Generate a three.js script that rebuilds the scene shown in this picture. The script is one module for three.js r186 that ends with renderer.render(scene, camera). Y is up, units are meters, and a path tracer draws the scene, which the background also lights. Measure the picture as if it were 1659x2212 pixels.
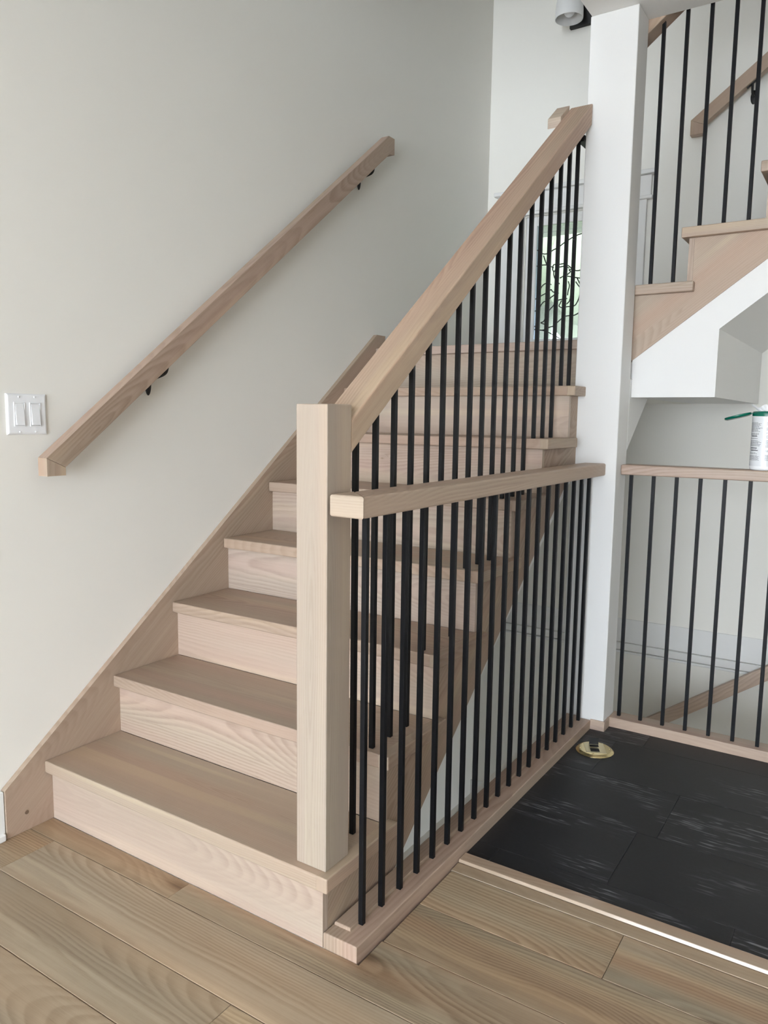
import * as THREE from 'three';
import { RoundedBoxGeometry } from 'three/addons/geometries/RoundedBoxGeometry.js';
import { RectAreaLightUniformsLib } from 'three/addons/lights/RectAreaLightUniformsLib.js';
import { mergeGeometries } from 'three/addons/utils/BufferGeometryUtils.js';

// ------------------------------------------------------------------ camera, sky, exposure
const scene = new THREE.Scene();
const W = 1659, H = 2212, F = 1652.5;
const camera = new THREE.PerspectiveCamera(2 * Math.atan(H / 2 / F) * 180 / Math.PI, W / H, 0.05, 200);
{
  const yaw = 0.57432, pitch = 0.12364, roll = 0.01327;
  const right = new THREE.Vector3(Math.cos(yaw), 0, -Math.sin(yaw));
  const flat = new THREE.Vector3(-Math.sin(yaw), 0, -Math.cos(yaw)), up0 = new THREE.Vector3(0, 1, 0);
  const fw = flat.clone().multiplyScalar(Math.cos(pitch)).addScaledVector(up0, -Math.sin(pitch));
  const up = up0.clone().multiplyScalar(Math.cos(pitch)).addScaledVector(flat, Math.sin(pitch));
  const r2 = right.clone().multiplyScalar(Math.cos(roll)).addScaledVector(up, Math.sin(roll));
  const u2 = up.clone().multiplyScalar(Math.cos(roll)).addScaledVector(right, -Math.sin(roll));
  camera.matrixAutoUpdate = true;
  camera.position.set(2.01429, 1.20434, 1.28379);
  camera.quaternion.setFromRotationMatrix(new THREE.Matrix4().makeBasis(r2, u2, fw.clone().negate()));
}
const SKY = 1.0;
{ // bright even overcast sky
  const w = 64, h = 32, d = new Float32Array(w * h * 4);
  for (let j = 0; j < h; j++) for (let i = 0; i < w; i++) {
    const el = (j + 0.5) / h * Math.PI - Math.PI / 2, s = el > 0 ? 1.0 : 0.3;
    d.set([0.90 * s, 0.98 * s, 1.08 * s, 1], (j * w + i) * 4);
  }
  const t = new THREE.DataTexture(d, w, h, THREE.RGBAFormat, THREE.FloatType);
  t.mapping = THREE.EquirectangularReflectionMapping; t.magFilter = t.minFilter = THREE.LinearFilter; t.needsUpdate = true;
  scene.background = t; scene.backgroundIntensity = SKY;
}
const renderer = new THREE.WebGLRenderer({ antialias: true });
renderer.toneMapping = THREE.LinearToneMapping;
renderer.toneMappingExposure = 12.6;
renderer.shadowMap.enabled = true;
// added area lights on top of the sky, in the unseen openings behind the camera
RectAreaLightUniformsLib.init();
for (const [x, y, w, h] of [[2.1, 1.085, 3.6, 2.1], [0.8, 4.22, 1.4, 1.65]]) {
  const l = new THREE.RectAreaLight(new THREE.Color().setRGB(0.90, 0.98, 1.08), 0.5, w, h);
  l.position.set(x, y, 5.02); l.lookAt(x, y, 0); scene.add(l);
}

// ------------------------------------------------------------------ helpers
let seed = 7;
const rnd = () => { seed = (seed * 1664525 + 1013904223) >>> 0; return seed / 4294967296; };
const used = {};
function numbered(name) { const n = used[name] = (used[name] ?? -1) + 1; return n ? `${name}_${String(n).padStart(3, '0')}` : name; }
function note(o, label, category, group) { Object.assign(o.userData, { label, category }); if (group) o.userData.group = group; return o; }
function thing(name, label, category, x = 0, y = 0, z = 0, group) {
  const o = new THREE.Group(); o.name = numbered(name); o.position.set(x, y, z); scene.add(o); return note(o, label, category, group);
}
function part(name, geo, mat, parent, label) {
  const m = new THREE.Mesh(geo, mat); m.name = name; m.castShadow = m.receiveShadow = true;
  if (parent.position && !parent.isMesh && parent.parent === scene) m.position.copy(parent.position).negate(); // geometry is given in world metres
  parent.add(m); if (label) m.userData.label = label; return m;
}
function struct(name, geo, mat) {
  const m = geo ? new THREE.Mesh(geo, mat) : new THREE.Group(); m.name = numbered(name); m.userData.kind = 'structure'; m.castShadow = m.receiveShadow = true; scene.add(m); return m;
}
const plain = (g) => { const q = g.index ? g.toNonIndexed() : g; for (const k of Object.keys(q.attributes)) if (!['position', 'normal', 'uv'].includes(k)) q.deleteAttribute(k); return q; };
const merge = (list) => mergeGeometries(list.map(plain));
function box(x0, x1, y0, y1, z0, z1) { const g = new THREE.BoxGeometry(x1 - x0, y1 - y0, z1 - z0); g.translate((x0 + x1) / 2, (y0 + y1) / 2, (z0 + z1) / 2); return g; }
function rbox(x0, x1, y0, y1, z0, z1, r = 0.002, s = 2) { const g = new RoundedBoxGeometry(x1 - x0, y1 - y0, z1 - z0, s, r); g.translate((x0 + x1) / 2, (y0 + y1) / 2, (z0 + z1) / 2); return g; }
const ext = (pts, depth, bevel) => {
  const sh = new THREE.Shape(pts.map(([a, b]) => new THREE.Vector2(a, b)));
  const g = new THREE.ExtrudeGeometry(sh, bevel ? { depth: depth - 2 * bevel, bevelEnabled: true, bevelSize: bevel, bevelOffset: -bevel, bevelThickness: bevel, bevelSegments: 3 } : { depth, bevelEnabled: false });
  if (bevel) g.translate(0, 0, bevel); return g;
};
const basis = (x, y, z) => new THREE.Matrix4().makeBasis(new THREE.Vector3(...x), new THREE.Vector3(...y), new THREE.Vector3(...z));
function extX(zy, x0, x1, bevel = 0) { const g = ext(zy.map(([z, y]) => [-z, y]), x1 - x0, bevel); g.applyMatrix4(basis([0, 0, -1], [0, 1, 0], [1, 0, 0])); g.translate(x0, 0, 0); return g; }
function extZ(xy, z0, z1, bevel = 0) { const g = ext(xy, z1 - z0, bevel); g.translate(0, 0, z0); return g; }
function extY(xz, y0, y1, bevel = 0) { const g = ext(xz.map(([x, z]) => [x, -z]), y1 - y0, bevel); g.applyMatrix4(basis([1, 0, 0], [0, 0, -1], [0, 1, 0])); g.translate(0, y0, 0); return g; }
function tube(points, r, seg = 24, rad = 8) { return new THREE.TubeGeometry(new THREE.CatmullRomCurve3(points.map((p) => new THREE.Vector3(...p)), false, 'centripetal'), seg, r, rad, false); }
function turnY(g, a, x, z) { g.translate(-x, 0, -z); g.rotateY(a); g.translate(x, 0, z); return g; }
const WL = 2.4, WW = 0.6; // metres of wood that one texture tile covers, along and across the grain
function grain(geo, dir, ou = rnd(), ov = rnd()) { // uv in wood metres: u runs along the grain
  const g = plain(geo), p = g.attributes.position, d = new THREE.Vector3(...dir).normalize();
  const a = Math.abs(d.y) < 0.9 ? new THREE.Vector3(0, 1, 0) : new THREE.Vector3(1, 0, 0);
  a.addScaledVector(d, -a.dot(d)).normalize(); const b = new THREE.Vector3().crossVectors(d, a);
  const uv = new Float32Array(p.count * 2), A = new THREE.Vector3(), B = new THREE.Vector3(), C = new THREE.Vector3(), n = new THREE.Vector3();
  for (let i = 0; i < p.count; i += 3) {
    A.fromBufferAttribute(p, i); B.fromBufferAttribute(p, i + 1); C.fromBufferAttribute(p, i + 2);
    n.crossVectors(B.clone().sub(A), C.clone().sub(A)).normalize();
    const end = Math.abs(n.dot(d)) > 0.8, acr = Math.abs(n.dot(a)) > Math.abs(n.dot(b)) ? b : a;
    [A, B, C].forEach((v, k) => {
      const u = end ? v.dot(a) * 0.5 : v.dot(d), w = end ? v.dot(b) : v.dot(acr) + (acr === a ? 0.21 : 0);
      uv[(i + k) * 2] = u / WL + ou; uv[(i + k) * 2 + 1] = w / WW + ov;
    });
  }
  g.setAttribute('uv', new THREE.BufferAttribute(uv, 2)); return g;
}

// ------------------------------------------------------------------ procedural textures
function hash(x, y, s) { let h = (x * 374761393 + y * 668265263 + s * 1442695041) | 0; h = Math.imul(h ^ (h >>> 13), 1274126177); h ^= h >>> 16; return (h >>> 0) / 4294967295; }
function pn(x, y, px, py, s) { // smooth value noise, periodic
  const xi = Math.floor(x), yi = Math.floor(y), fx = x - xi, fy = y - yi, u = fx * fx * (3 - 2 * fx), v = fy * fy * (3 - 2 * fy);
  const X = (k) => ((k % px) + px) % px, Y = (k) => ((k % py) + py) % py;
  const a = hash(X(xi), Y(yi), s), b = hash(X(xi + 1), Y(yi), s), c = hash(X(xi), Y(yi + 1), s), d = hash(X(xi + 1), Y(yi + 1), s);
  return a + (b - a) * u + (c - a) * v + (a - b - c + d) * u * v;
}
const sstep = (a, b, x) => { const t = Math.min(1, Math.max(0, (x - a) / (b - a))); return t * t * (3 - 2 * t); };
function texture(w, h, fn, srgb = true) {
  const d = new Uint8Array(w * h * 4);
  for (let j = 0; j < h; j++) for (let i = 0; i < w; i++) { const c = fn(i / w, j / h, i, j), o = (j * w + i) * 4; d[o] = c[0]; d[o + 1] = c[1]; d[o + 2] = c[2]; d[o + 3] = 255; }
  const t = new THREE.DataTexture(d, w, h); t.wrapS = t.wrapT = THREE.RepeatWrapping; t.magFilter = THREE.LinearFilter; t.minFilter = THREE.LinearMipmapLinearFilter; t.generateMipmaps = true;
  if (srgb) t.colorSpace = THREE.SRGBColorSpace; t.needsUpdate = true; return t;
}
function woodTexture(s, o) { // a plain-sawn board cuts the year rings as long arches; o.rings per metre
  const w = 2048, h = 512, c = o.contrast;
  return texture(w, h, (u, v) => {
    let r = 9, n1 = pn(u * 4, v * 5, 4, 5, s + 1) - 0.5, n2 = pn(u * 11, v * 9, 11, 9, s + 2) - 0.5;
    for (let k = 0; k < 3; k++) {
      let dv = v - (0.17 + 0.333 * k) - 0.10 * (pn(u * 3, k * 3.7, 3, 64, s + 10) - 0.5); dv -= Math.round(dv);
      const dep = o.arch * (pn(u * o.along, k * 5.3 + 0.5, o.along, 64, s + 20) - 0.12); r = Math.min(r, Math.hypot(dv * WW, dep));
    }
    let t = r * o.rings + (o.warp ?? 1) * (1.1 * n1 + 0.75 * n2) + 0.25 * (pn(u * 46, v * 20, 46, 20, s + 3) - 0.5), kn = 0;
    for (const [ku, kv, kr] of o.knots) {
      let du = u - ku, dv = v - kv; du -= Math.round(du); dv -= Math.round(dv);
      const q = Math.hypot(du * WL / 2.6, dv * WW) / kr; t += 4.2 * Math.exp(-q * q * 0.35); kn = Math.max(kn, Math.exp(-q * q * 5));
    }
    const f = t - Math.floor(t), show = 0.25 + 0.9 * sstep(0.3, 0.75, pn(u * 5, v * 7, 5, 7, s + 4));
    const late = show * sstep(0.15, 0.8, f) * (1 - sstep(0.82, 1, f));
    const fib = pn(u * 40, v * 512, 40, 512, s + 5) - 0.5, fib2 = pn(u * 9, v * 120, 9, 120, s + 6) - 0.5, fib3 = pn(u * 5, v * 38, 5, 38, s + 7) - 0.5;
    const pore = sstep(0.72, 0.88, pn(u * 110, v * 512, 110, 512, s + 8)) * (0.3 + 0.7 * late), blot = pn(u * 4, v * 5, 4, 5, s + 9) - 0.5;
    const rd = pn(u * 3, v * 11, 3, 11, s + 11) - 0.5, yl = sstep(0.62, 0.8, pn(u * 3, v * 16, 3, 16, s + 12));
    const k = 0.26 + c * (0.50 * late + 0.22 * fib + 0.24 * fib2 + 0.20 * fib3 + 0.26 * pore + 0.5 * blot) + 0.9 * kn;
    return [0, 1, 2].map((i) => Math.max(0, Math.min(255, o.light[i] + (o.dark[i] - o.light[i]) * k + o.red[i] * rd + o.streak[i] * yl)));
  });
}
const floorTex = [
  woodTexture(11, { rings: 125, warp: 2.6, arch: 0.2, along: 3, contrast: 0.68, light: [181, 161, 136], dark: [128, 107, 84], red: [10, -3, -9], streak: [8, 8, 7], knots: [[0.21, 0.34, 0.028], [0.47, 0.1, 0.035], [0.63, 0.72, 0.04], [0.86, 0.15, 0.022]] }),
  woodTexture(29, { rings: 150, warp: 2.2, arch: 0.26, along: 2, contrast: 0.55, light: [184, 165, 141], dark: [134, 113, 90], red: [10, -2, -10], streak: [10, 10, 9], knots: [[0.4, 0.6, 0.022]] }),
  woodTexture(53, { rings: 110, warp: 3.2, arch: 0.16, along: 4, contrast: 0.7, light: [178, 158, 133], dark: [124, 103, 81], red: [14, -4, -12], streak: [12, 11, 8], knots: [[0.12, 0.75, 0.034], [0.38, 0.5, 0.03], [0.7, 0.3, 0.04]] }),
];
const stairTex = [
  woodTexture(71, { rings: 130, arch: 0.2, along: 3, contrast: 0.46, light: [186, 170, 157], dark: [146, 127, 113], red: [5, -3, -2], streak: [7, 7, 5], knots: [[0.3, 0.4, 0.007]] }),
  woodTexture(97, { rings: 105, arch: 0.14, along: 3, contrast: 0.55, light: [185, 168, 154], dark: [143, 124, 109], red: [6, -3, -1], streak: [8, 8, 5], knots: [[0.72, 0.6, 0.006]] }),
  woodTexture(131, { rings: 170, arch: 0.28, along: 2, contrast: 0.36, light: [188, 172, 157], dark: [150, 131, 115], red: [6, -4, -6], streak: [9, 10, 6], knots: [] }),
];
const slateTex = texture(1024, 1024, (u, v) => {
  const wv = v + 0.03 * (pn(u * 3, v * 4, 3, 4, 201) - 0.5);
  const mask = sstep(0.38, 0.72, pn(u * 4, wv * 9, 4, 9, 202)) * sstep(0.25, 0.65, pn(u * 12, wv * 16, 12, 16, 203));
  const st = sstep(0.5, 0.78, pn(u * 18, wv * 150, 18, 150, 204) * 0.6 + pn(u * 60, wv * 300, 60, 300, 205) * 0.4);
  const base = 23 + 9 * (pn(u * 6, v * 8, 6, 8, 206) - 0.5) + 8 * (pn(u * 200, v * 400, 200, 400, 207) - 0.5), k = base + 85 * mask * st;
  return [k, k + 1, k + 5];
});
const peel = texture(512, 512, (u, v) => { const k = 128 + 70 * (pn(u * 90, v * 90, 90, 90, 301) - 0.5) + 50 * (pn(u * 180, v * 180, 180, 180, 302) - 0.5); return [k, k, k]; }, false);

// ------------------------------------------------------------------ materials
const std = (o) => new THREE.MeshStandardMaterial(o);
const lin = (r, g, b) => new THREE.Color().setRGB(r, g, b);
const M = {
  wall: std({ color: lin(0.83, 0.81, 0.75), roughness: 0.75 }),
  trimPaint: std({ color: lin(0.76, 0.755, 0.735), roughness: 0.6 }),
  ceiling: std({ color: lin(0.80, 0.785, 0.75), roughness: 0.9 }),
  white: std({ color: lin(0.82, 0.82, 0.80), roughness: 0.45 }),
  plastic: std({ color: lin(0.85, 0.86, 0.87), roughness: 0.3 }),
  black: new THREE.MeshPhysicalMaterial({ color: lin(0.0045, 0.005, 0.0062), roughness: 0.45, specularIntensity: 0.42 }),
  iron: std({ color: lin(0.008, 0.008, 0.009), roughness: 0.5 }),
  dark: std({ color: lin(0.01, 0.01, 0.01), roughness: 0.8 }),
  brass: std({ color: lin(0.72, 0.60, 0.33), roughness: 0.24, metalness: 1 }),
  brassFlat: std({ color: lin(0.70, 0.62, 0.40), roughness: 0.42, metalness: 1 }),
  glass: new THREE.MeshPhysicalMaterial({ color: 0xffffff, roughness: 0, transmission: 1, thickness: 0, ior: 1.5 }),
  leaded: new THREE.MeshPhysicalMaterial({ color: lin(0.95, 0.98, 0.98), roughness: 0.34, transmission: 1, thickness: 0, ior: 1.5, bumpMap: peel, bumpScale: 0.002 }),
  bevel: new THREE.MeshPhysicalMaterial({ color: lin(0.78, 0.86, 0.97), roughness: 0.15, transmission: 1, thickness: 0, ior: 1.5 }),
  frosted: new THREE.MeshPhysicalMaterial({ color: lin(0.92, 0.92, 0.91), roughness: 0.4, transmission: 0.15, thickness: 0 }),
  green: std({ color: lin(0.0, 0.13, 0.085), roughness: 0.25 }),
  tissue: std({ color: lin(0.85, 0.85, 0.85), roughness: 0.9, side: THREE.DoubleSide }),
  grass: std({ color: lin(0.06, 0.08, 0.035), roughness: 0.95 }),
  leaf: std({ color: lin(0.20, 0.225, 0.15), roughness: 0.9 }),
  bounceFloor: std({ color: lin(0.60, 0.57, 0.51), roughness: 1 }),
  bark: std({ color: lin(0.05, 0.055, 0.035), roughness: 1 }),
  unseenGround: std({ color: lin(0.66, 0.67, 0.67), roughness: 0.95 }),
  concrete: std({ color: lin(0.35, 0.34, 0.32), roughness: 0.95 }),
  slate: std({ color: 0xffffff, map: slateTex, roughness: 0.5 }),
  grout: std({ color: lin(0.012, 0.012, 0.013), roughness: 0.9 }),
};
const tinted = (tex, r, g, b, rough) => std({ map: tex, color: lin(r, g, b), roughness: rough });
const floorMats = floorTex.flatMap((t) => [tinted(t, 0.98, 0.98, 0.98, 0.5), tinted(t, 0.88, 0.86, 0.83, 0.5), tinted(t, 1.06, 1.04, 1.0, 0.5)]);
const stairMats = stairTex.flatMap((t) => [tinted(t, 1.1, 1.1, 1.1, 0.55), tinted(t, 1.1, 1.06, 1.05, 0.55), tinted(t, 1.04, 1.03, 1.0, 0.55)]);
const SM = (i) => stairMats[i % stairMats.length];

// ------------------------------------------------------------------ room shell
const ZB = -2.89, ZF = 5.0, XR = 6.5, YL = -1.3, CE = 2.64, UF = 3.037, TOP = 5.4;
const h1 = 0.187, RI = 0.19, RU = 0.2474, OV = 0.0235, TH = 0.036, LAND = h1 + 7 * RI; // stairs: first rise, rise, run, nosing, tread
const Y = (i) => h1 + (i - 1) * RI;
const XS = 1.0325, XT = 1.061;

struct('wall_left', box(-0.12, 0, YL - 0.2, TOP, ZB - 0.12, ZF + 0.12), M.wall);
{ // back wall with the leaded landing window
  const x0 = 0.24, x1 = 0.757, y0 = 1.60, y1 = 2.325;
  struct('wall_back', merge([box(0, x0, YL - 0.2, TOP, ZB - 0.14, ZB), box(x1, XR, YL - 0.2, TOP, ZB - 0.14, ZB), box(x0, x1, YL - 0.2, y0, ZB - 0.14, ZB), box(x0, x1, y1, TOP, ZB - 0.14, ZB)]), M.wall);
  const win = struct('window_1');
  part('casing', rbox(0.095, 0.235, 1.52, 2.335, ZB, ZB + 0.02, 0.003), M.trimPaint, win);
  part('casing', rbox(0.765, 0.905, 1.52, 2.335, ZB, ZB + 0.02, 0.003), M.trimPaint, win);
  part('header', merge([rbox(0.075, 0.925, 2.345, 2.45, ZB, ZB + 0.022, 0.003), rbox(0.055, 0.945, 2.45, 2.472, ZB, ZB + 0.045, 0.004), rbox(0.065, 0.935, 2.33, 2.348, ZB, ZB + 0.034, 0.005)]), M.trimPaint, win);
  part('sill', rbox(0.06, 0.94, 1.60, 1.63, ZB - 0.03, ZB + 0.05, 0.004), M.trimPaint, win);
  const za = ZB - 0.05, zb = ZB - 0.005;
  part('sash', merge([rbox(0.24, 0.304, 1.60, 2.325, za, zb, 0.004), rbox(0.697, 0.757, 1.60, 2.325, za, zb, 0.004), rbox(0.304, 0.697, 2.272, 2.325, za, zb, 0.004), rbox(0.304, 0.697, 1.60, 1.652, za, zb, 0.004)]), M.trimPaint, win);
  part('border_glass', merge([box(0.304, 0.332, 1.652, 2.272, ZB - 0.022, ZB - 0.02), box(0.669, 0.697, 1.652, 2.272, ZB - 0.022, ZB - 0.02)]), M.bevel, win, 'pale blue bevelled border glass');
  part('leaded_glass', box(0.332, 0.669, 1.652, 2.272, ZB - 0.022, ZB - 0.02), M.leaded, win, 'clear rippled glass between black lead lines');
  const came = [[.301, 2.147, .316, 2.137, .342, 2.121, .373, 2.122, .395, 2.135, .425, 2.147, .469, 2.174, .517, 2.196, .566, 2.207, .62, 2.19, .69, 2.15], [.343, 2.112, .353, 2.085, .366, 2.056], [.305, 2.058, .342, 2.061, .371, 2.057, .405, 2.04], [.407, 2.016, .399, 2.034, .405, 2.057, .419, 2.053, .422, 2.036, .407, 2.016, .411, 1.99, .423, 1.97, .443, 1.95],
    [.42, 2.053, .442, 2.056, .47, 2.056, .49, 2.043, .514, 2.024, .537, 2.013, .563, 2.017, .6, 2.06, .69, 2.07], [.425, 2.038, .443, 2.041, .47, 2.042, .495, 2.03], [.514, 2.024, .494, 2.021, .503, 2.012, .49, 2.0, .475, 1.992], [.443, 1.981, .468, 1.991, .495, 1.986, .541, 1.975, .563, 1.971, .69, 1.96], [.541, 1.975, .553, 1.952, .563, 1.933, .564, 1.914, .557, 1.867, .547, 1.843, .536, 1.828, .516, 1.823, .487, 1.823, .47, 1.816],
    [.535, 1.954, .547, 1.938, .563, 1.918], [.492, 1.96, .5, 1.936, .494, 1.91, .491, 1.885], [.332, 1.93, .34, 1.944, .354, 1.956, .372, 1.959, .395, 1.95], [.304, 1.877, .314, 1.882, .34, 1.894, .372, 1.909, .395, 1.924], [.332, 1.83, .34, 1.844, .353, 1.858, .369, 1.863, .395, 1.879], [.395, 1.924, .405, 1.911, .421, 1.905, .44, 1.9], [.421, 1.896, .394, 1.879, .38, 1.87], [.517, 1.896, .509, 1.884, .507, 1.867, .501, 1.85, .488, 1.838],
    [.425, 1.858, .444, 1.863, .471, 1.867, .49, 1.868], [.458, 1.859, .451, 1.845, .445, 1.83, .469, 1.816], [.423, 1.851, .408, 1.83, .395, 1.818, .375, 1.79, .368, 1.772, .357, 1.75, .341, 1.745, .37, 1.732, .392, 1.716], [.304, 1.811, .332, 1.816], [.69, 1.83, .62, 1.80, .56, 1.786, .536, 1.775, .489, 1.773, .471, 1.766, .442, 1.744, .42, 1.723], [.304, 1.709, .34, 1.703, .369, 1.706, .392, 1.716, .42, 1.723], [.34, 1.705, .369, 1.697, .393, 1.687, .422, 1.671, .455, 1.655], [.304, 1.727, .332, 1.729], [.332, 1.655, .332, 2.0, .332, 2.268], [.669, 1.655, .669, 2.0, .669, 2.268], [.564, 1.914, .62, 1.93, .69, 1.9]];
  part('lead_came', merge(came.map((c) => { const q = []; for (let i = 0; i < c.length; i += 2) q.push([c[i], c[i + 1], ZB - 0.018]); return tube(q, 0.0032, c.length * 3, 6); })), M.iron, win, 'black lead lines');
}
// unseen window wall: glazed door and upper window placed to light stairs and walls
{
  const holes = [[0.3, 3.9, 0.02, 2.15], [0.1, 1.5, 3.4, 5.05]];
  const g = []; let y = YL - 0.2;
  for (const [a, b, lo, hi] of holes) { g.push(box(0, XR, y, lo, ZF, ZF + 0.14), box(0, a, lo, hi, ZF, ZF + 0.14), box(b, XR, lo, hi, ZF, ZF + 0.14)); y = hi; }
  g.push(box(0, XR, y, TOP, ZF, ZF + 0.14)); struct('wall_front', merge(g), M.wall);
  holes.forEach(([a, b, lo, hi], i) => {
    const win = struct(`window_${i + 2}`), n = i === 1 ? 2 : 4, f = 0.05, z0 = ZF + 0.03, z1 = ZF + 0.09;
    part('frame', merge([box(a, b, lo, lo + f, z0, z1), box(a, b, hi - f, hi, z0, z1), ...Array.from({ length: n + 1 }, (_, k) => { const x = a + f / 2 + (b - a - f) * k / n; return box(x - f / 2, x + f / 2, lo + f, hi - f, z0, z1); })]), M.white, win);
    for (let k = 0; k < n; k++) part('pane', box(a + f + (b - a - f) * k / n, a + (b - a - f) * (k + 1) / n, lo + f, hi - f, ZF + 0.058, ZF + 0.062), M.glass, win);
  });
}
{ // unseen right wall; its low window is placed to light the lower level
  const z0 = -2.8, z1 = 1.6, y0 = -1.1, y1 = -0.32;
  struct('wall_right', merge([box(XR, XR + 0.12, y1, TOP, ZB - 0.14, ZF + 0.14), box(XR, XR + 0.12, YL - 0.2, y0, ZB - 0.14, ZF + 0.14), box(XR, XR + 0.12, y0, y1, ZB - 0.14, z0), box(XR, XR + 0.12, y0, y1, z1, ZF + 0.14)]), M.wall);
  const win = struct('window_4');
  part('frame', merge([box(XR + 0.03, XR + 0.08, y0, y0 + 0.04, z0, z1), box(XR + 0.03, XR + 0.08, y1 - 0.04, y1, z0, z1), box(XR + 0.03, XR + 0.08, y0, y1, z0, z0 + 0.04), box(XR + 0.03, XR + 0.08, y0, y1, z1 - 0.04, z1)]), M.white, win);
  part('pane', box(XR + 0.053, XR + 0.057, y0 + 0.04, y1 - 0.04, z0 + 0.04, z1 - 0.04), M.glass, win);
}
struct('ceiling', merge([box(1.022, XR, CE, UF - 0.02, -1.709, ZF), box(0, 1.022, CE, UF - 0.02, 0.32, ZF), box(2.86, XR, CE, UF - 0.02, ZB, -1.709)]), M.ceiling);
struct('ceiling', box(-0.12, XR + 0.12, TOP, TOP + 0.12, ZB - 0.14, ZF + 0.14), M.ceiling);
struct('floor', merge([box(0, XR, -0.3, -0.02, 0, ZF), box(1.04, XR, -0.3, -0.02, -1.71, 0), box(2.86, XR, -0.3, -0.02, ZB, -1.71)]), M.wall); // floor_slab
struct('floor', box(-0.12, XR + 0.12, YL - 0.15, YL, ZB - 0.14, ZF + 0.14), M.bounceFloor); // lower level, out of view; pale so that it bounces light onto its walls
struct('ground', box(-40, 40, -0.75, -0.55, -60, ZB - 0.2), M.grass);
struct('ground', box(-40, 40, -0.24, -0.12, ZF + 0.14, 60), M.unseenGround);  // unseen pale ground outside the glazed door, placed to throw low light indoors

// ------------------------------------------------------------------ wooden plank floor and slate tiles
{
  const fl = struct('floor');
  const seams = [-0.43, -0.261, -0.095, 0.075, 0.24, 0.404, 0.57, 0.736, 0.9, 1.066, 1.232, 1.398, 1.564, 1.73, 1.9, 2.07, 2.24, 2.41, 2.58, 2.75, 2.92, 3.09, 3.26, 3.43, 3.6, 3.77, 3.94, 4.11, 4.28, 4.45, 4.62, 4.79, 5.0];
  const butts = [[1.594, 3.4], [2.35, 4.2], [0.6, 2.6, 4.4], [0.135, 2.0, 4.1], [0.98, 2.9, 4.9], [0.3, 1.7, 3.6], [1.2, 3.1, 5.0], [0.7, 2.2, 4.4], [1.6, 3.8]];
  for (let k = 0; k + 1 < seams.length; k++) {
    const z0 = seams[k], z1 = seams[k + 1]; if (k === 2) continue;
    const cut = [z0 < 0 - 0.09 || k < 2 ? 1.135 : 0, ...butts[k % butts.length].filter((x) => x > (k < 2 ? 1.14 : 0.02)), XR];
    for (let i = 0; i + 1 < cut.length; i++) {
      const a = cut[i], b = cut[i + 1], m = floorMats[(k * 5 + i * 4 + 2) % floorMats.length];
      part('plank', grain(rbox(a + 0.0004, b - 0.0004, -0.019, 0, z0 + 0.0008, z1 - 0.0008, 0.0018, 1), [1, 0, 0]), m, fl);
    }
  }
  // the row that the first riser and the curb stand on
  part('plank', grain(rbox(0.0005, 0.5996, -0.019, 0, 0.001, 0.0742, 0.0015, 1), [1, 0, 0]), floorMats[1], fl);
  part('plank', grain(extY([[0.6004, 0.0742], [2.5996, 0.0742], [2.5996, -0.0942], [1.133, -0.0942], [1.133, 0.001], [0.6004, 0.001]].reverse(), -0.019, 0, 0.001), [1, 0, 0]), floorMats[6], fl);
  part('plank', grain(rbox(2.6004, XR, -0.019, 0, -0.0942, 0.0742, 0.0015, 1), [1, 0, 0]), floorMats[0], fl);
  part('plank', grain(turnY(rbox(1.133, XR, -0.019, 0.001, -0.474, -0.4315, 0.0015, 1), 0, 1.13, 0), [1, 0, 0]), floorMats[3], fl);
}
part('wood_strip', grain(extX([[-0.521, -0.015], [-0.521, 0.005], [-0.518, 0.0075], [-0.4815, 0.0075], [-0.480, 0.0068], [-0.4768, 0.0003], [-0.4765, -0.015]], 1.133, XR), [1, 0, 0]), tinted(stairTex[2], 0.92, 0.86, 0.78, 0.14), struct('trim_1'));
{
  const fl = struct('floor'), zs = [-0.522, -0.6, -0.905, -1.21, -1.515, -1.72], off = [1.2, 1.5, 1.555, 1.26, 1.357];
  part('grout', box(1.1, XR, -0.02, -0.001, -1.72, -0.5215), M.grout, fl);
  for (let r = 0; r + 1 < zs.length; r++) {
    const cut = [1.12]; for (let x = off[r]; x < XR; x += 0.61) if (x > 1.14) cut.push(x); cut.push(XR);
    for (let i = 0; i + 1 < cut.length; i++) {
      const g = plain(rbox(cut[i] + 0.0005, cut[i + 1] - 0.0005, -0.012, 0.0015, zs[r + 1] + 0.0005, zs[r] - 0.0005, 0.0008, 1)), p = g.attributes.position, ou = rnd(), ov = rnd();
      g.setAttribute('uv', new THREE.BufferAttribute(Float32Array.from({ length: p.count * 2 }, (_, k) => k % 2 ? p.getZ(k >> 1) / 0.9 + ov : p.getX(k >> 1) / 1.3 + ou), 2));
      part('tile', g, M.slate, fl);
    }
  }
}

// ------------------------------------------------------------------ baseboards and lower-level trim
struct('baseboard_left', merge([rbox(0.001, 0.017, 0, 0.142, 0.148, ZF, 0.003), rbox(0.001, 0.028, 0, 0.022, 0.152, ZF, 0.005)]), M.white);
struct('baseboard_left', merge([rbox(0.001, 0.016, LAND, LAND + 0.064, ZB, -1.792, 0.003), rbox(0.001, 0.030, LAND, LAND + 0.022, ZB, -1.80, 0.006)]), M.white);
struct('baseboard_back', merge([rbox(0, XR, YL, YL + 0.24, ZB, ZB + 0.016, 0.003)]), M.white);
struct('trim_2', merge([rbox(0, XR, -0.01, 0.121, ZB, ZB + 0.008, 0.002), rbox(0, XR, -0.052, -0.012, ZB, ZB + 0.022, 0.004), rbox(0, XR, -0.072, -0.058, ZB, ZB + 0.014, 0.004)]), M.trimPaint);
struct('trim_3', box(1.016, 1.0395, -0.3, 0.036, -1.578, -0.30), M.wall);

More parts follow.
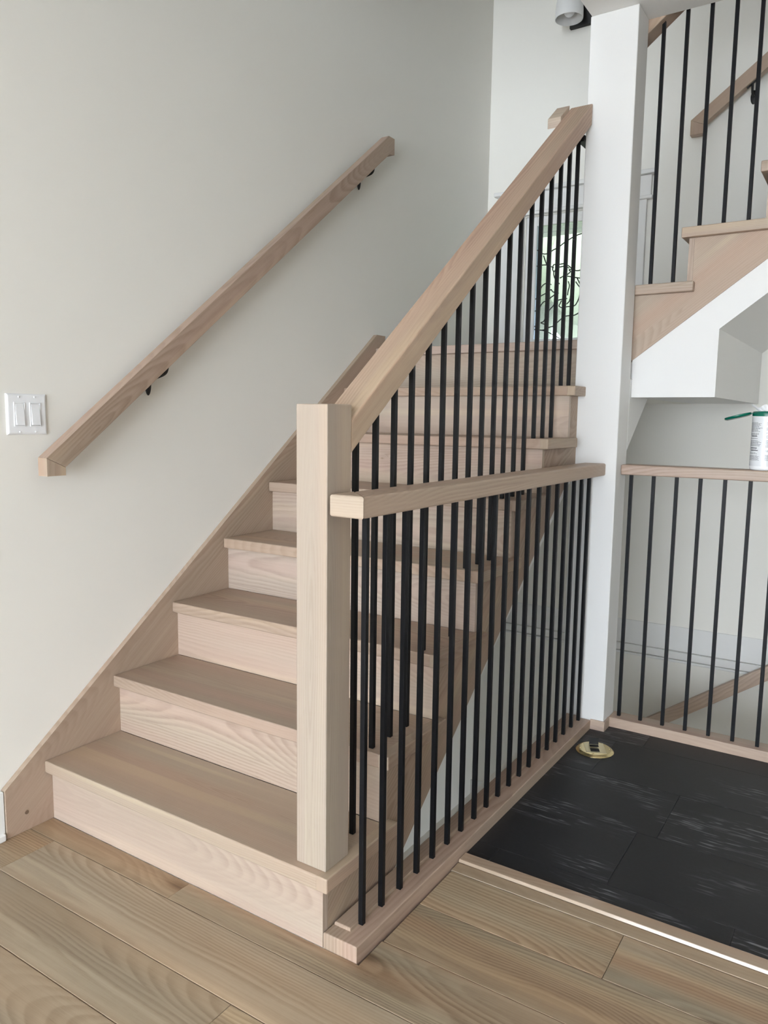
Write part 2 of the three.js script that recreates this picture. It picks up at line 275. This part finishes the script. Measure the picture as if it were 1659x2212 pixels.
// ------------------------------------------------------------------ column
{
  const t = thing('column', 'square white drywall column standing beside the stairs at the guard rail corner', 'column', 1.104, 0, -1.644);
  part('shaft', rbox(1.018, 1.190, -0.02, CE, -1.708, -1.579, 0.004, 2), M.trimPaint, t);
  part('base_trim', grain(merge([rbox(1.1395, 1.195, 0, 0.041, -1.5795, -1.5735, 0.0015, 1), rbox(1.1895, 1.1955, 0, 0.041, -1.641, -1.5745, 0.0015, 1)]), [1, 0, 0]), SM(4), t, 'narrow pale wood strip round the foot');
}

// ------------------------------------------------------------------ lower stair flight
{
  const t = thing('staircase', 'pale wooden stair flight of eight risers climbing beside the left wall to the landing', 'staircase', 0.5, 0, -0.8);
  const front = (i) => -(i - 1) * RU + OV;
  for (let i = 1; i <= 7; i++) {
    const z0 = front(i), z1 = -i * RU, y = Y(i), bz = z1 - 0.028;
    const g = rbox(0.0205, XS + 0.001, y - TH, y, z1, z0, 0.004), m = tinted(stairTex[(i + 1) % 3], 0.92, 0.86, 0.80, 0.5);  // same wood as the risers; dimmer light on top is put into the tint
    const tr = part('tread', grain(g, [1, 0, 0]), m, t);
    part('return_nosing', grain(rbox(XS - 0.003, XT, y - TH - 0.0001, y + 0.0001, bz, z0 + 0.0001, 0.004), [0, 0, 1]), m, tr);
  }
  for (let i = 1; i <= 8; i++) {
    const y0 = i > 1 ? Y(i - 1) : 0, y1 = Y(i) - TH, z = -(i - 1) * RU;
    part('riser', grain(box(0.0205, XS, y0, y1, z - 0.018, z), [1, 0, 0]), SM(i * 2 + (i > 1 ? 1 : 0)), t);
  }
  part('landing_nosing', grain(rbox(0.0205, 1.0175, LAND - TH, LAND, -1.80, front(8), 0.004), [1, 0, 0]), SM(1), t);
  { // cut stringer on the open side
    const p = [[-0.0185, 0.0]];
    for (let i = 1; i <= 6; i++) p.push([-(i - 1) * RU - 0.0185, Y(i) - TH - 0.0002], [-i * RU - 0.0185, Y(i) - TH - 0.0002]);
    p.push([-6 * RU - 0.0185, Y(7) - TH - 0.0002]);
    const low = (z) => 0.034 + 0.785 * (-z - 0.302);
    p.push([-1.7075, Y(7) - TH], [-1.7075, low(-1.7075)], [-0.30, 0.03], [-0.27, 0.0]);
    part('stringer', grain(extX(p.reverse(), XS - 0.018, XS), [0, 0.61, -0.79]), tinted(stairTex[1], 0.92, 0.87, 0.80, 0.55), t);
  }
  { // skirting board on the wall side
    const p = [[0.147, 0], [0.147, 0.144], [-1.72, 1.58], [-1.79, 1.58], [-1.79, 1.30], [-0.2, 0]];
    part('skirting', grain(extX(p.reverse(), 0.0005, 0.02, 0.001), [0, 0.61, -0.79]), tinted(stairTex[0], 0.96, 0.90, 0.82, 0.55), t);
    const plug = (z, y, r) => { const g = new THREE.CylinderGeometry(r, r, 0.002, 16); g.rotateZ(Math.PI / 2); g.translate(0.0202, y, z); return g; };
    part('plug', merge([plug(0.085, 0.055, 0.006)]), tinted(stairTex[0], 0.42, 0.36, 0.30, 0.6), t, 'small dark wood plug');
  }
  { // plastered carriage under the steps
    const w = (z) => 0.395 + 0.757 * (-z - 0.79), end = -(0.79 + (1.291 - 0.395) / 0.757);
    const p = [[-0.26, w(-0.26)], [end, 1.291], [end, 1.36], [-1.72, w(-1.72) + 0.07], [-0.30, w(-0.30) + 0.05]];
    part('soffit', extX(p.slice().reverse(), 0.001, XS - 0.006), M.trimPaint, t, 'white plaster underside');
    part('soffit', extX([[-1.7085, w(-1.7085)], [end, 1.291], [end, 1.36], [-1.7085, 1.36]].reverse(), XS - 0.006, 1.19), M.trimPaint, t);
  }
}
// landing
struct('floor', merge([box(0, 1.19, 1.291, LAND - 0.04, ZB, -1.745), box(0, 1.09, LAND - 0.04, LAND - 0.016, ZB, -1.80)]), M.wall);
{
  const fl = struct('floor');
  for (let k = 0; k < 6; k++) part('plank', grain(rbox(0.03, 1.12, LAND - 0.016, LAND, ZB + 0.02 + k * 0.178, ZB + 0.02 + (k + 1) * 0.178 - 0.001, 0.0015, 1), [1, 0, 0]), floorMats[(k * 2) % 9], fl);
}

// ------------------------------------------------------------------ upper stair flight, climbing to the right from the landing
const X1 = 1.123, ZS = -1.725; // first riser and face of the stringer
{
  const t = thing('staircase', 'upper wooden stair flight rising to the right above the white plaster underside', 'staircase', 1.9, LAND, -2.3);
  for (let i = 1; i <= 7; i++) {
    const x0 = X1 + (i - 1) * RU - OV, x1 = X1 + i * RU, y = LAND + i * RI, bx = x1 + 0.028, zo = ZS + 0.026;
    const m = tinted(stairTex[i % 3], 0.95, 0.92, 0.88, 0.5), tr = part('tread', grain(rbox(x0, x1, y - TH, y, ZB + 0.022, i === 1 ? -1.7095 : ZS + 0.001, 0.004), [0, 0, 1]), m, t);
    part('return_nosing', grain(rbox(i === 1 ? 1.1905 : x0 - 0.0001, bx, y - TH - 0.0001, y + 0.0001, ZS - 0.003, zo, 0.004), [1, 0, 0]), m, tr);
  }
  for (let i = 1; i <= 8; i++) part('riser', grain(box(X1 + (i - 1) * RU, X1 + (i - 1) * RU + 0.018, LAND + (i - 1) * RI, LAND + i * RI - TH, ZB + 0.022, ZS), [0, 0, 1]), SM(i + 3), t);
  const wood = (x) => 1.425 + 0.752 * (x - 1.179), pl = (x) => 1.535 + 0.772 * (x - 1.49);
  { const q = [[1.125, wood(1.125)], [2.86, wood(2.86)], [2.86, LAND + 7 * RI - TH]];
    for (let i = 6; i >= 1; i--) q.push([X1 + i * RU + 0.0185, LAND + (i + 1) * RI - TH - 0.0002], [X1 + i * RU + 0.0185, LAND + i * RI - TH - 0.0002]);
    q.push([1.125, LAND + RI - TH]);
    part('stringer', grain(extZ(q, ZS - 0.018, ZS), [0.8, 0.61, 0]), tinted(stairTex[2], 0.97, 0.91, 0.86, 0.55), t);
  }
  part('soffit', extZ([[1.49, 1.2915], [1.4905, pl(1.49)], [2.86, pl(2.86)], [2.86, pl(2.86) + 0.16], [1.3, wood(1.3) + 0.02], [1.187, wood(1.2) + 0.02], [1.187, 1.2915]], ZB + 0.001, ZS - 0.006), M.trimPaint, t, 'white plaster underside');
}

// ------------------------------------------------------------------ railings
function baluster(x, y0, y1, z, parent, a = 0) {
  const g = rbox(-0.0063, 0.0063, y0, y1, -0.0063, 0.0063, 0.0011, 1); if (a) g.rotateY(a); g.translate(x, 0, z);
  return part('baluster', g, M.black, parent);
}
{ // sloping railing of the lower flight with its newel
  const t = thing('stair_railing', 'sloping wooden handrail with square newel post and black balusters standing on the treads', 'railing', 1.0, 0, 0);
  part('newel_post', grain(rbox(0.958, 1.042, h1, 1.23, -0.085, 0.003, 0.003), [0, 1, 0]), tinted(stairTex[2], 0.88, 0.87, 0.86, 0.55), t);
  const S = 0.766, lo = (z) => 1.126 + S * (-z - 0.089), hi = (z) => 1.200 + S * (-z - 0.089);
  const rail = part('handrail', grain(extX([[-0.0855, lo(-0.0855)], [-1.576, lo(-1.576)], [-1.576, hi(-1.576)], [-0.0855, hi(-0.0855)]], 0.957, 1.041, 0.005), [0, 0.61, -0.79]), tinted(stairTex[1], 1.1, 0.99, 0.89, 0.5), t);
  part('end_block', grain(extX([[-1.482, 2.246], [-1.566, 2.31], [-1.566, 2.345], [-1.482, 2.281]], 0.908, 0.9575, 0.002), [1, 0, 0]), SM(7), rail);
  part('bracket', rbox(0.99, 1.017, 2.215, 2.236, -1.66, -1.575, 0.002, 1), M.iron, t, 'black metal bracket at the column');
  for (let k = 0; k < 18; k++) {
    const z = -0.166 - 0.0825 * k, i = Math.min(7, Math.floor((OV - z) / RU) + 1);
    baluster(0.996, Y(i), lo(z) + 0.012, z, t);
  }
}
{ // level guard along the stairwell
  const t = thing('guard_railing', 'level wooden guard rail with black balusters along the stairwell beside the dark tile floor', 'railing', 1.095, 0, -0.8);
  const SK = 0.0085, gx = (z) => -z * SK; // it runs slightly askew
  const P = (x, z) => [x + gx(z), z];
  part('top_rail', grain(extY([P(1.137, 0.004), P(1.137, -1.578), P(1.054, -1.578), P(1.054, -0.078)].reverse(), 0.996, 1.042, 0.006), [0, 0, 1]), tinted(stairTex[0], 1.06, 0.99, 0.90, 0.45), t);
  part('rail_return', grain(extY([P(1.054, 0.008), P(1.139, 0.008), P(1.054, -0.077)], 0.9955, 1.0425, 0.005), [1, 0, 0]), tinted(stairTex[2], 1.02, 0.98, 0.92, 0.45), t);
  const c = part('curb', grain(merge([extY([P(1.127, 0.0), P(1.127, -1.573), P(1.041, -1.573), P(XS + 0.002, 0.0)].reverse(), -0.3, 0.038, 0.003)]), [0, 0, 1]), tinted(stairTex[1], 0.95, 0.89, 0.84, 0.5), t);
  part('inner_strip', grain(extY([[1.0395, -0.036], [1.084, -0.036], [1.089, -1.572], [1.0445, -1.572]].reverse(), 0.03, 0.046, 0.003), [0, 0, 1]), tinted(stairTex[0], 0.9, 0.82, 0.75, 0.5), c);
  for (let k = 0; k < 19; k++) { const z = -0.0745 - 0.0816 * k; baluster(1.0885 + gx(z), 0.03, 1.0, z, t); }
}
{ // level guard from the column to the right
  const t = thing('guard_railing', 'level wooden guard rail with black balusters to the right of the white column', 'railing', 2.0, 0, -1.68);
  part('top_rail', grain(rbox(1.1905, 2.86, 0.999, 1.037, -1.72, -1.637, 0.005), [1, 0, 0]), tinted(stairTex[1], 1.0, 0.94, 0.9, 0.45), t);
  part('curb', grain(rbox(1.1905, 2.86, -0.3, 0.040, -1.72, -1.641, 0.003), [1, 0, 0]), tinted(stairTex[0], 1.0, 0.94, 0.89, 0.5), t);
  for (let k = 0; k < 20; k++) baluster(1.221 + 0.0832 * k, 0.035, 1.003, -1.679 + 0.0018 * k * 0.5, t);
}
{ // railing of the upper flight
  const t = thing('stair_railing', 'upper sloping wooden rail with black balusters on the second flight', 'railing', 2.0, LAND, -1.74);
  const lo = (x) => 2.594 + 0.768 * (x - 1.19);
  part('handrail', grain(extZ([[1.08, lo(1.08)], [2.75, lo(2.75)], [2.75, lo(2.75) + 0.073], [1.08, lo(1.08) + 0.073]], -1.785, -1.7095, 0.004), [0.79, 0.61, 0]), tinted(stairTex[1], 0.93, 0.87, 0.8, 0.5), t);
  for (let k = 0; k < 18; k++) { const x = 1.236 + 0.0812 * k, i = Math.min(7, Math.floor((x - X1 + OV) / RU) + 1); baluster(x, LAND + i * RI, lo(x) + 0.012, -1.742, t); }
}
// ------------------------------------------------------------------ wall handrails
function bracketZ(z, y, parent) { // on the left wall; rail underside at (x 0.06, y, z)
  const plate = new THREE.SphereGeometry(1, 16, 12); plate.scale(0.007, 0.038, 0.012); plate.translate(0.004, y - 0.034, z);
  const arm = tube([[0.006, y - 0.022, z], [0.03, y - 0.012, z - 0.018], [0.053, y + 0.002, z - 0.031], [0.06, y + 0.024, z - 0.034]], 0.0055);
  const sad = rbox(-0.009, 0.009, -0.003, 0.003, -0.03, 0.03, 0.0025, 1); sad.rotateX(Math.atan(0.788)); sad.translate(0.06, y + 0.0235, z - 0.032);
  return part('bracket', merge([plate, arm, sad]), M.iron, parent, 'black metal bracket');
}
{
  const t = thing('wall_handrail', 'long square wooden handrail on the left wall above the light switch', 'handrail', 0.06, 1.7, -0.85);
  const p = [[0.016, 1.079], [-1.705, 2.437], [-1.752, 2.437], [-1.752, 2.368], [-1.712, 2.361], [-0.043, 1.051]];
  part('end_return', grain(extX([[-0.043, 1.028], [-0.043, 1.0505], [0.016, 1.0785], [0.016, 1.028]], 0.040, 0.081, 0.001), [0, 1, 0]), tinted(stairTex[2], 0.95, 0.89, 0.82, 0.5), t);
  part('rail', grain(extX(p.reverse(), 0.040, 0.081, 0.0015), [0, 0.62, -0.785]), tinted(stairTex[1], 0.97, 0.91, 0.85, 0.5), t);
  for (const z of [-0.405, -1.585]) bracketZ(z, 1.051 + 0.785 * (-0.043 - z), t);
}
function bracketX(x, y, parent) {
  const plate = new THREE.SphereGeometry(1, 16, 12); plate.scale(0.014, 0.032, 0.006); plate.translate(x, y - 0.045, ZB + 0.004);
  const arm = tube([[x, y - 0.04, ZB + 0.006], [x, y - 0.045, ZB + 0.03], [x, y - 0.035, ZB + 0.055], [x, y - 0.002, ZB + 0.06]], 0.0055);
  const sad = rbox(-0.03, 0.03, -0.003, 0.003, -0.009, 0.009, 0.0025, 1); sad.rotateZ(Math.atan(0.75)); sad.translate(x, y - 0.001, ZB + 0.06);
  return part('bracket', merge([plate, arm, sad]), M.iron, parent, 'black metal bracket');
}
{
  const t = thing('wall_handrail', 'square wooden handrail on the back wall beside the upper flight', 'handrail', 1.9, 3.2, ZB + 0.06);
  const s = 0.752, hi = (x) => 2.653 + s * (x - 1.112);
  part('rail', grain(extZ([[1.172, hi(1.172) - 0.073], [2.85, hi(2.85) - 0.073], [2.85, hi(2.85)], [1.112, 2.653]], ZB + 0.04, ZB + 0.082, 0.0015), [0.8, 0.6, 0]), tinted(stairTex[2], 0.95, 0.89, 0.82, 0.5), t);
  part('end_return', grain(extZ([[1.112, 2.584], [1.172, 2.584], [1.172, hi(1.172) - 0.0735], [1.112, 2.6525]], ZB + 0.04, ZB + 0.082, 0.001), [0, 1, 0]), tinted(stairTex[1], 0.95, 0.89, 0.82, 0.5), t);
  for (const x of [1.375, 2.6]) bracketX(x, hi(x) - 0.073, t);
}
{
  const t = thing('wall_handrail', 'wooden handrail low on the back wall seen through the right guard rail', 'handrail', 1.9, 0, ZB + 0.06);
  const s = 0.713, hi = (x) => -0.377 + s * (x - 1.081), a = 0.85, b = 2.8;
  part('rail', grain(extZ([[a, hi(a) - 0.078], [b, hi(b) - 0.078], [b, hi(b)], [a, hi(a)]], ZB + 0.04, ZB + 0.082, 0.002), [0.81, 0.58, 0]), tinted(stairTex[0], 1.2, 1.15, 1.1, 0.5), t);
  for (const x of [0.95, 2.5]) bracketX(x, hi(x) - 0.078, t);
}

// ------------------------------------------------------------------ light switch
{
  const t = thing('light_switch', 'white double rocker light switch plate on the left wall', 'switch', 0, 1.198, 0.0205);
  const z0 = -0.039, z1 = 0.080, y0 = 1.142, y1 = 1.255, yc = 1.198;
  const plate = ext([[-z0, y0], [-z0, y1], [-z1, y1], [-z1, y0]].reverse(), 0.0065, 0);
  { const sh = new THREE.Shape([[-z1, y0], [-z0, y0], [-z0, y1], [-z1, y1]].map((p) => new THREE.Vector2(...p)));
    const g = new THREE.ExtrudeGeometry(sh, { depth: 0.001, bevelEnabled: true, bevelSize: 0.006, bevelOffset: -0.006, bevelThickness: 0.0055, bevelSegments: 3 });
    g.applyMatrix4(basis([0, 0, -1], [0, 1, 0], [1, 0, 0])); g.translate(0.0005, 0, 0); part('plate', g, M.plastic, t); }
  for (const zc of [0.0205 + 0.0235, 0.0205 - 0.0235]) {
    part('rocker_frame', merge([rbox(0.004, 0.0095, yc - 0.033, yc + 0.033, zc + 0.0135, zc + 0.0165, 0.001, 1), rbox(0.004, 0.0095, yc - 0.033, yc + 0.033, zc - 0.0165, zc - 0.0135, 0.001, 1), rbox(0.004, 0.0095, yc + 0.0305, yc + 0.0335, zc - 0.0165, zc + 0.0165, 0.001, 1), rbox(0.004, 0.0095, yc - 0.0335, yc - 0.0305, zc - 0.0165, zc + 0.0165, 0.001, 1)]), M.plastic, t);
    const r = rbox(-0.003, 0.003, -0.0298, 0.0298, -0.0128, 0.0128, 0.0012, 1); r.rotateZ(0.09); r.translate(0.0085, yc, zc); part('rocker', r, M.plastic, t);
    for (const dy of [0.0485, -0.0485]) { const s = new THREE.SphereGeometry(1, 14, 8); s.scale(0.0016, 0.0032, 0.0032); s.translate(0.0072, yc + dy, zc); part('screw', s, M.plastic, t); }
  }
}
// ------------------------------------------------------------------ wall sconce
{
  const xc = 0.512, yc = 3.310, t = thing('wall_sconce', 'wall lamp with frosted bell shade on a square black back plate', 'wall lamp', xc, yc, ZB);
  part('back_plate', rbox(xc - 0.057, xc + 0.057, yc - 0.057, yc + 0.057, ZB, ZB + 0.022, 0.004), M.iron, t);
  const lx = 0.485, lz = ZB + 0.11, rim = 3.258;
  part('arm', tube([[xc, yc + 0.02, ZB + 0.02], [xc - 0.01, yc + 0.05, ZB + 0.07], [lx, yc + 0.19, lz], [lx, rim + 0.165, lz]], 0.007), M.iron, t);
  const prof = [[0.070, 0], [0.0712, 0.004], [0.0705, 0.04], [0.068, 0.08], [0.057, 0.115], [0.04, 0.14], [0.018, 0.15], [0.016, 0.146], [0.038, 0.136], [0.054, 0.112], [0.065, 0.078], [0.0675, 0.04], [0.0675, 0.002]];
  const sh = new THREE.LatheGeometry(prof.map((p) => new THREE.Vector2(...p)), 40); sh.translate(lx, rim, lz); part('shade', sh, M.frosted, t, 'frosted white glass bell shade');
  const b = new THREE.SphereGeometry(0.03, 24, 16); b.scale(1, 1.15, 1); b.translate(lx, rim + 0.045, lz); part('bulb', b, M.plastic, t);
}
// ------------------------------------------------------------------ brass floor outlet
{
  const xc = 1.2185, zc = -1.389, R = 0.068, t = thing('floor_outlet', 'round brass floor outlet cover with one black flap open on the dark tiles', 'floor outlet', xc, 0.001, zc);
  const disc = new THREE.LatheGeometry([[0, 0.0005], [R, 0.0005], [R, 0.002], [R - 0.008, 0.0085], [R - 0.012, 0.0092], [0, 0.0092]].map((p) => new THREE.Vector2(...p)), 56); disc.translate(xc, 0.001, zc);
  part('cover', disc, M.brass, t);
  const rot = (g) => { g.rotateY(0.45); g.translate(xc, 0, zc); return g; };
  part('insert', rot(rbox(-0.036, 0.036, 0.0095, 0.0113, -0.045, 0.045, 0.0008, 1)), M.brassFlat, t);
  part('flap', rot(rbox(-0.019, 0.013, 0.011, 0.0135, 0.008, 0.032, 0.001, 1)), M.dark, t);
  const f = rbox(-0.017, 0.017, 0, 0.024, -0.0015, 0.0015, 0.001, 1); f.rotateX(-0.15); f.translate(0, 0.012, -0.030); part('flap', rot(f), M.dark, t, 'open upright flap');
  part('socket', rot(rbox(-0.016, 0.016, 0.0105, 0.0117, -0.028, -0.010, 0.0005, 1)), M.dark, t);
  for (const [dx, dz] of [[-0.052, 0], [0.052, 0], [-0.012, 0.05], [0.02, -0.05]]) { const s = new THREE.SphereGeometry(0.003, 12, 8); s.scale(1, 0.5, 1); s.translate(dx, 0.0105, dz); part('screw', rot(s), M.brass, t); }
}
// ------------------------------------------------------------------ wipes canister on the right guard rail
{
  const r = 0.046, xc = 1.6735, zc = -1.679, y = 1.0372, t = thing('wipes_canister', 'white wipes canister with green lid flipped open on the right guard rail', 'canister', xc, y, zc);
  const cv = document.createElement('canvas'); cv.width = 1024; cv.height = 512; const c = cv.getContext('2d');
  c.fillStyle = '#e2e4e6'; c.fillRect(0, 0, 1024, 512); c.fillStyle = '#5f6468';
  for (let col = 0; col < 4; col++) { let yy = 60; const x0 = 20 + col * 256; // columns of tiny print, too small to read
    while (yy < 455) { const head = rnd() < 0.14; if (head) { c.fillStyle = '#2f3336'; c.fillRect(x0 + 40 + rnd() * 30, yy, 90 + rnd() * 50, 7); yy += 15; } else { c.fillStyle = '#5d6267'; let x = x0; const end = x0 + 205 - rnd() * 60; while (x < end) { const wd = 5 + rnd() * 16; c.fillRect(x, yy, wd, 4); x += wd + 4; } yy += 9; } if (rnd() < 0.08) yy += 12; } }
  const label = new THREE.CanvasTexture(cv); label.colorSpace = THREE.SRGBColorSpace; label.wrapS = THREE.RepeatWrapping;
  const body = new THREE.LatheGeometry([[0, 0], [r - 0.006, 0], [r - 0.001, 0.004], [r, 0.01], [r, 0.186], [0, 0.186]].map((p) => new THREE.Vector2(...p)), 48); body.translate(xc, y, zc); part('body', body, M.plastic, t);
  const lab = new THREE.CylinderGeometry(r + 0.0004, r + 0.0004, 0.17, 64, 1, true); lab.translate(xc, y + 0.100, zc); part('printed_label', lab, std({ map: label, roughness: 0.25 }), t, 'white label with fine grey print');
  const lid = new THREE.LatheGeometry([[r + 0.0012, 0], [r + 0.0012, 0.010], [r - 0.001, 0.0155], [r - 0.010, 0.0165], [r - 0.014, 0.014], [r - 0.014, 0]].map((p) => new THREE.Vector2(...p)), 48); lid.translate(xc, y + 0.187, zc); part('lid', lid, M.green, t, 'dark green lid ring');
  const cap = new THREE.LatheGeometry([[0, 0.004], [0.038, 0.004], [0.043, 0], [0.0445, 0.001], [0.0445, 0.007], [0.038, 0.0105], [0, 0.0115]].map((p) => new THREE.Vector2(...p)), 40);
  cap.rotateX(Math.PI); cap.translate(-0.047, 0.008, 0); cap.rotateZ(0.26); cap.translate(xc - r - 0.001, y + 0.194, zc); part('cap', cap, M.green, t, 'dark green cap hanging open');
  part('hinge', rbox(xc - r - 0.004, xc - r + 0.001, y + 0.193, y + 0.199, zc - 0.008, zc + 0.008, 0.001, 1), M.green, t);
  const g = new THREE.PlaneGeometry(0.05, 0.05, 14, 10), p = g.attributes.position;
  for (let i = 0; i < p.count; i++) { const u = p.getX(i) / 0.05, v = p.getY(i) / 0.05 + 0.5; p.setXYZ(i, u * 0.06 * (0.5 + 0.7 * v) - 0.012 * v, v * (0.026 + 0.006 * Math.sin(u * 11)), 0.010 * Math.sin(u * 16 + v * 2) * v); }
  g.computeVertexNormals(); g.translate(xc - 0.006, y + 0.196, zc); part('wipe', g, M.tissue, t, 'crumpled white wipe pulled out');
}
// ------------------------------------------------------------------ outside the landing window
{
  const eave = struct('trim_4');
  for (let k = 0; k < 5; k++) part('board', rbox(-1.5, 3.5, 2.372 + (k % 2) * 0.006, 2.40, ZB - 0.142 - 0.11 * (k + 1), ZB - 0.146 - 0.11 * k, 0.003, 1), M.concrete, eave);
  const t = thing('hedge', 'tall pale green hedge outside the leaded landing window, shading it from the sky', 'hedge', 0.5, -0.55, -8.5), g = [];  // greenery beyond the glass; its unseen length is placed to block sky light
  for (let i = 0; i < 560; i++) { const s = new THREE.IcosahedronGeometry(0.35 + 0.4 * rnd(), 1); s.scale(1, 0.8 + 0.5 * rnd(), 1); s.translate(-9 + 19 * rnd(), -0.2 + 4.9 * Math.pow(rnd(), 0.8), -8.5 + (rnd() - 0.5) * 1.1); g.push(s); }
  part('foliage', merge(g), M.leaf, t).userData.kind = 'stuff';
  part('trunk', box(-8.8, 9.8, -0.55, 1.2, -8.7, -8.3), M.bark, t);
}
renderer.render(scene, camera);
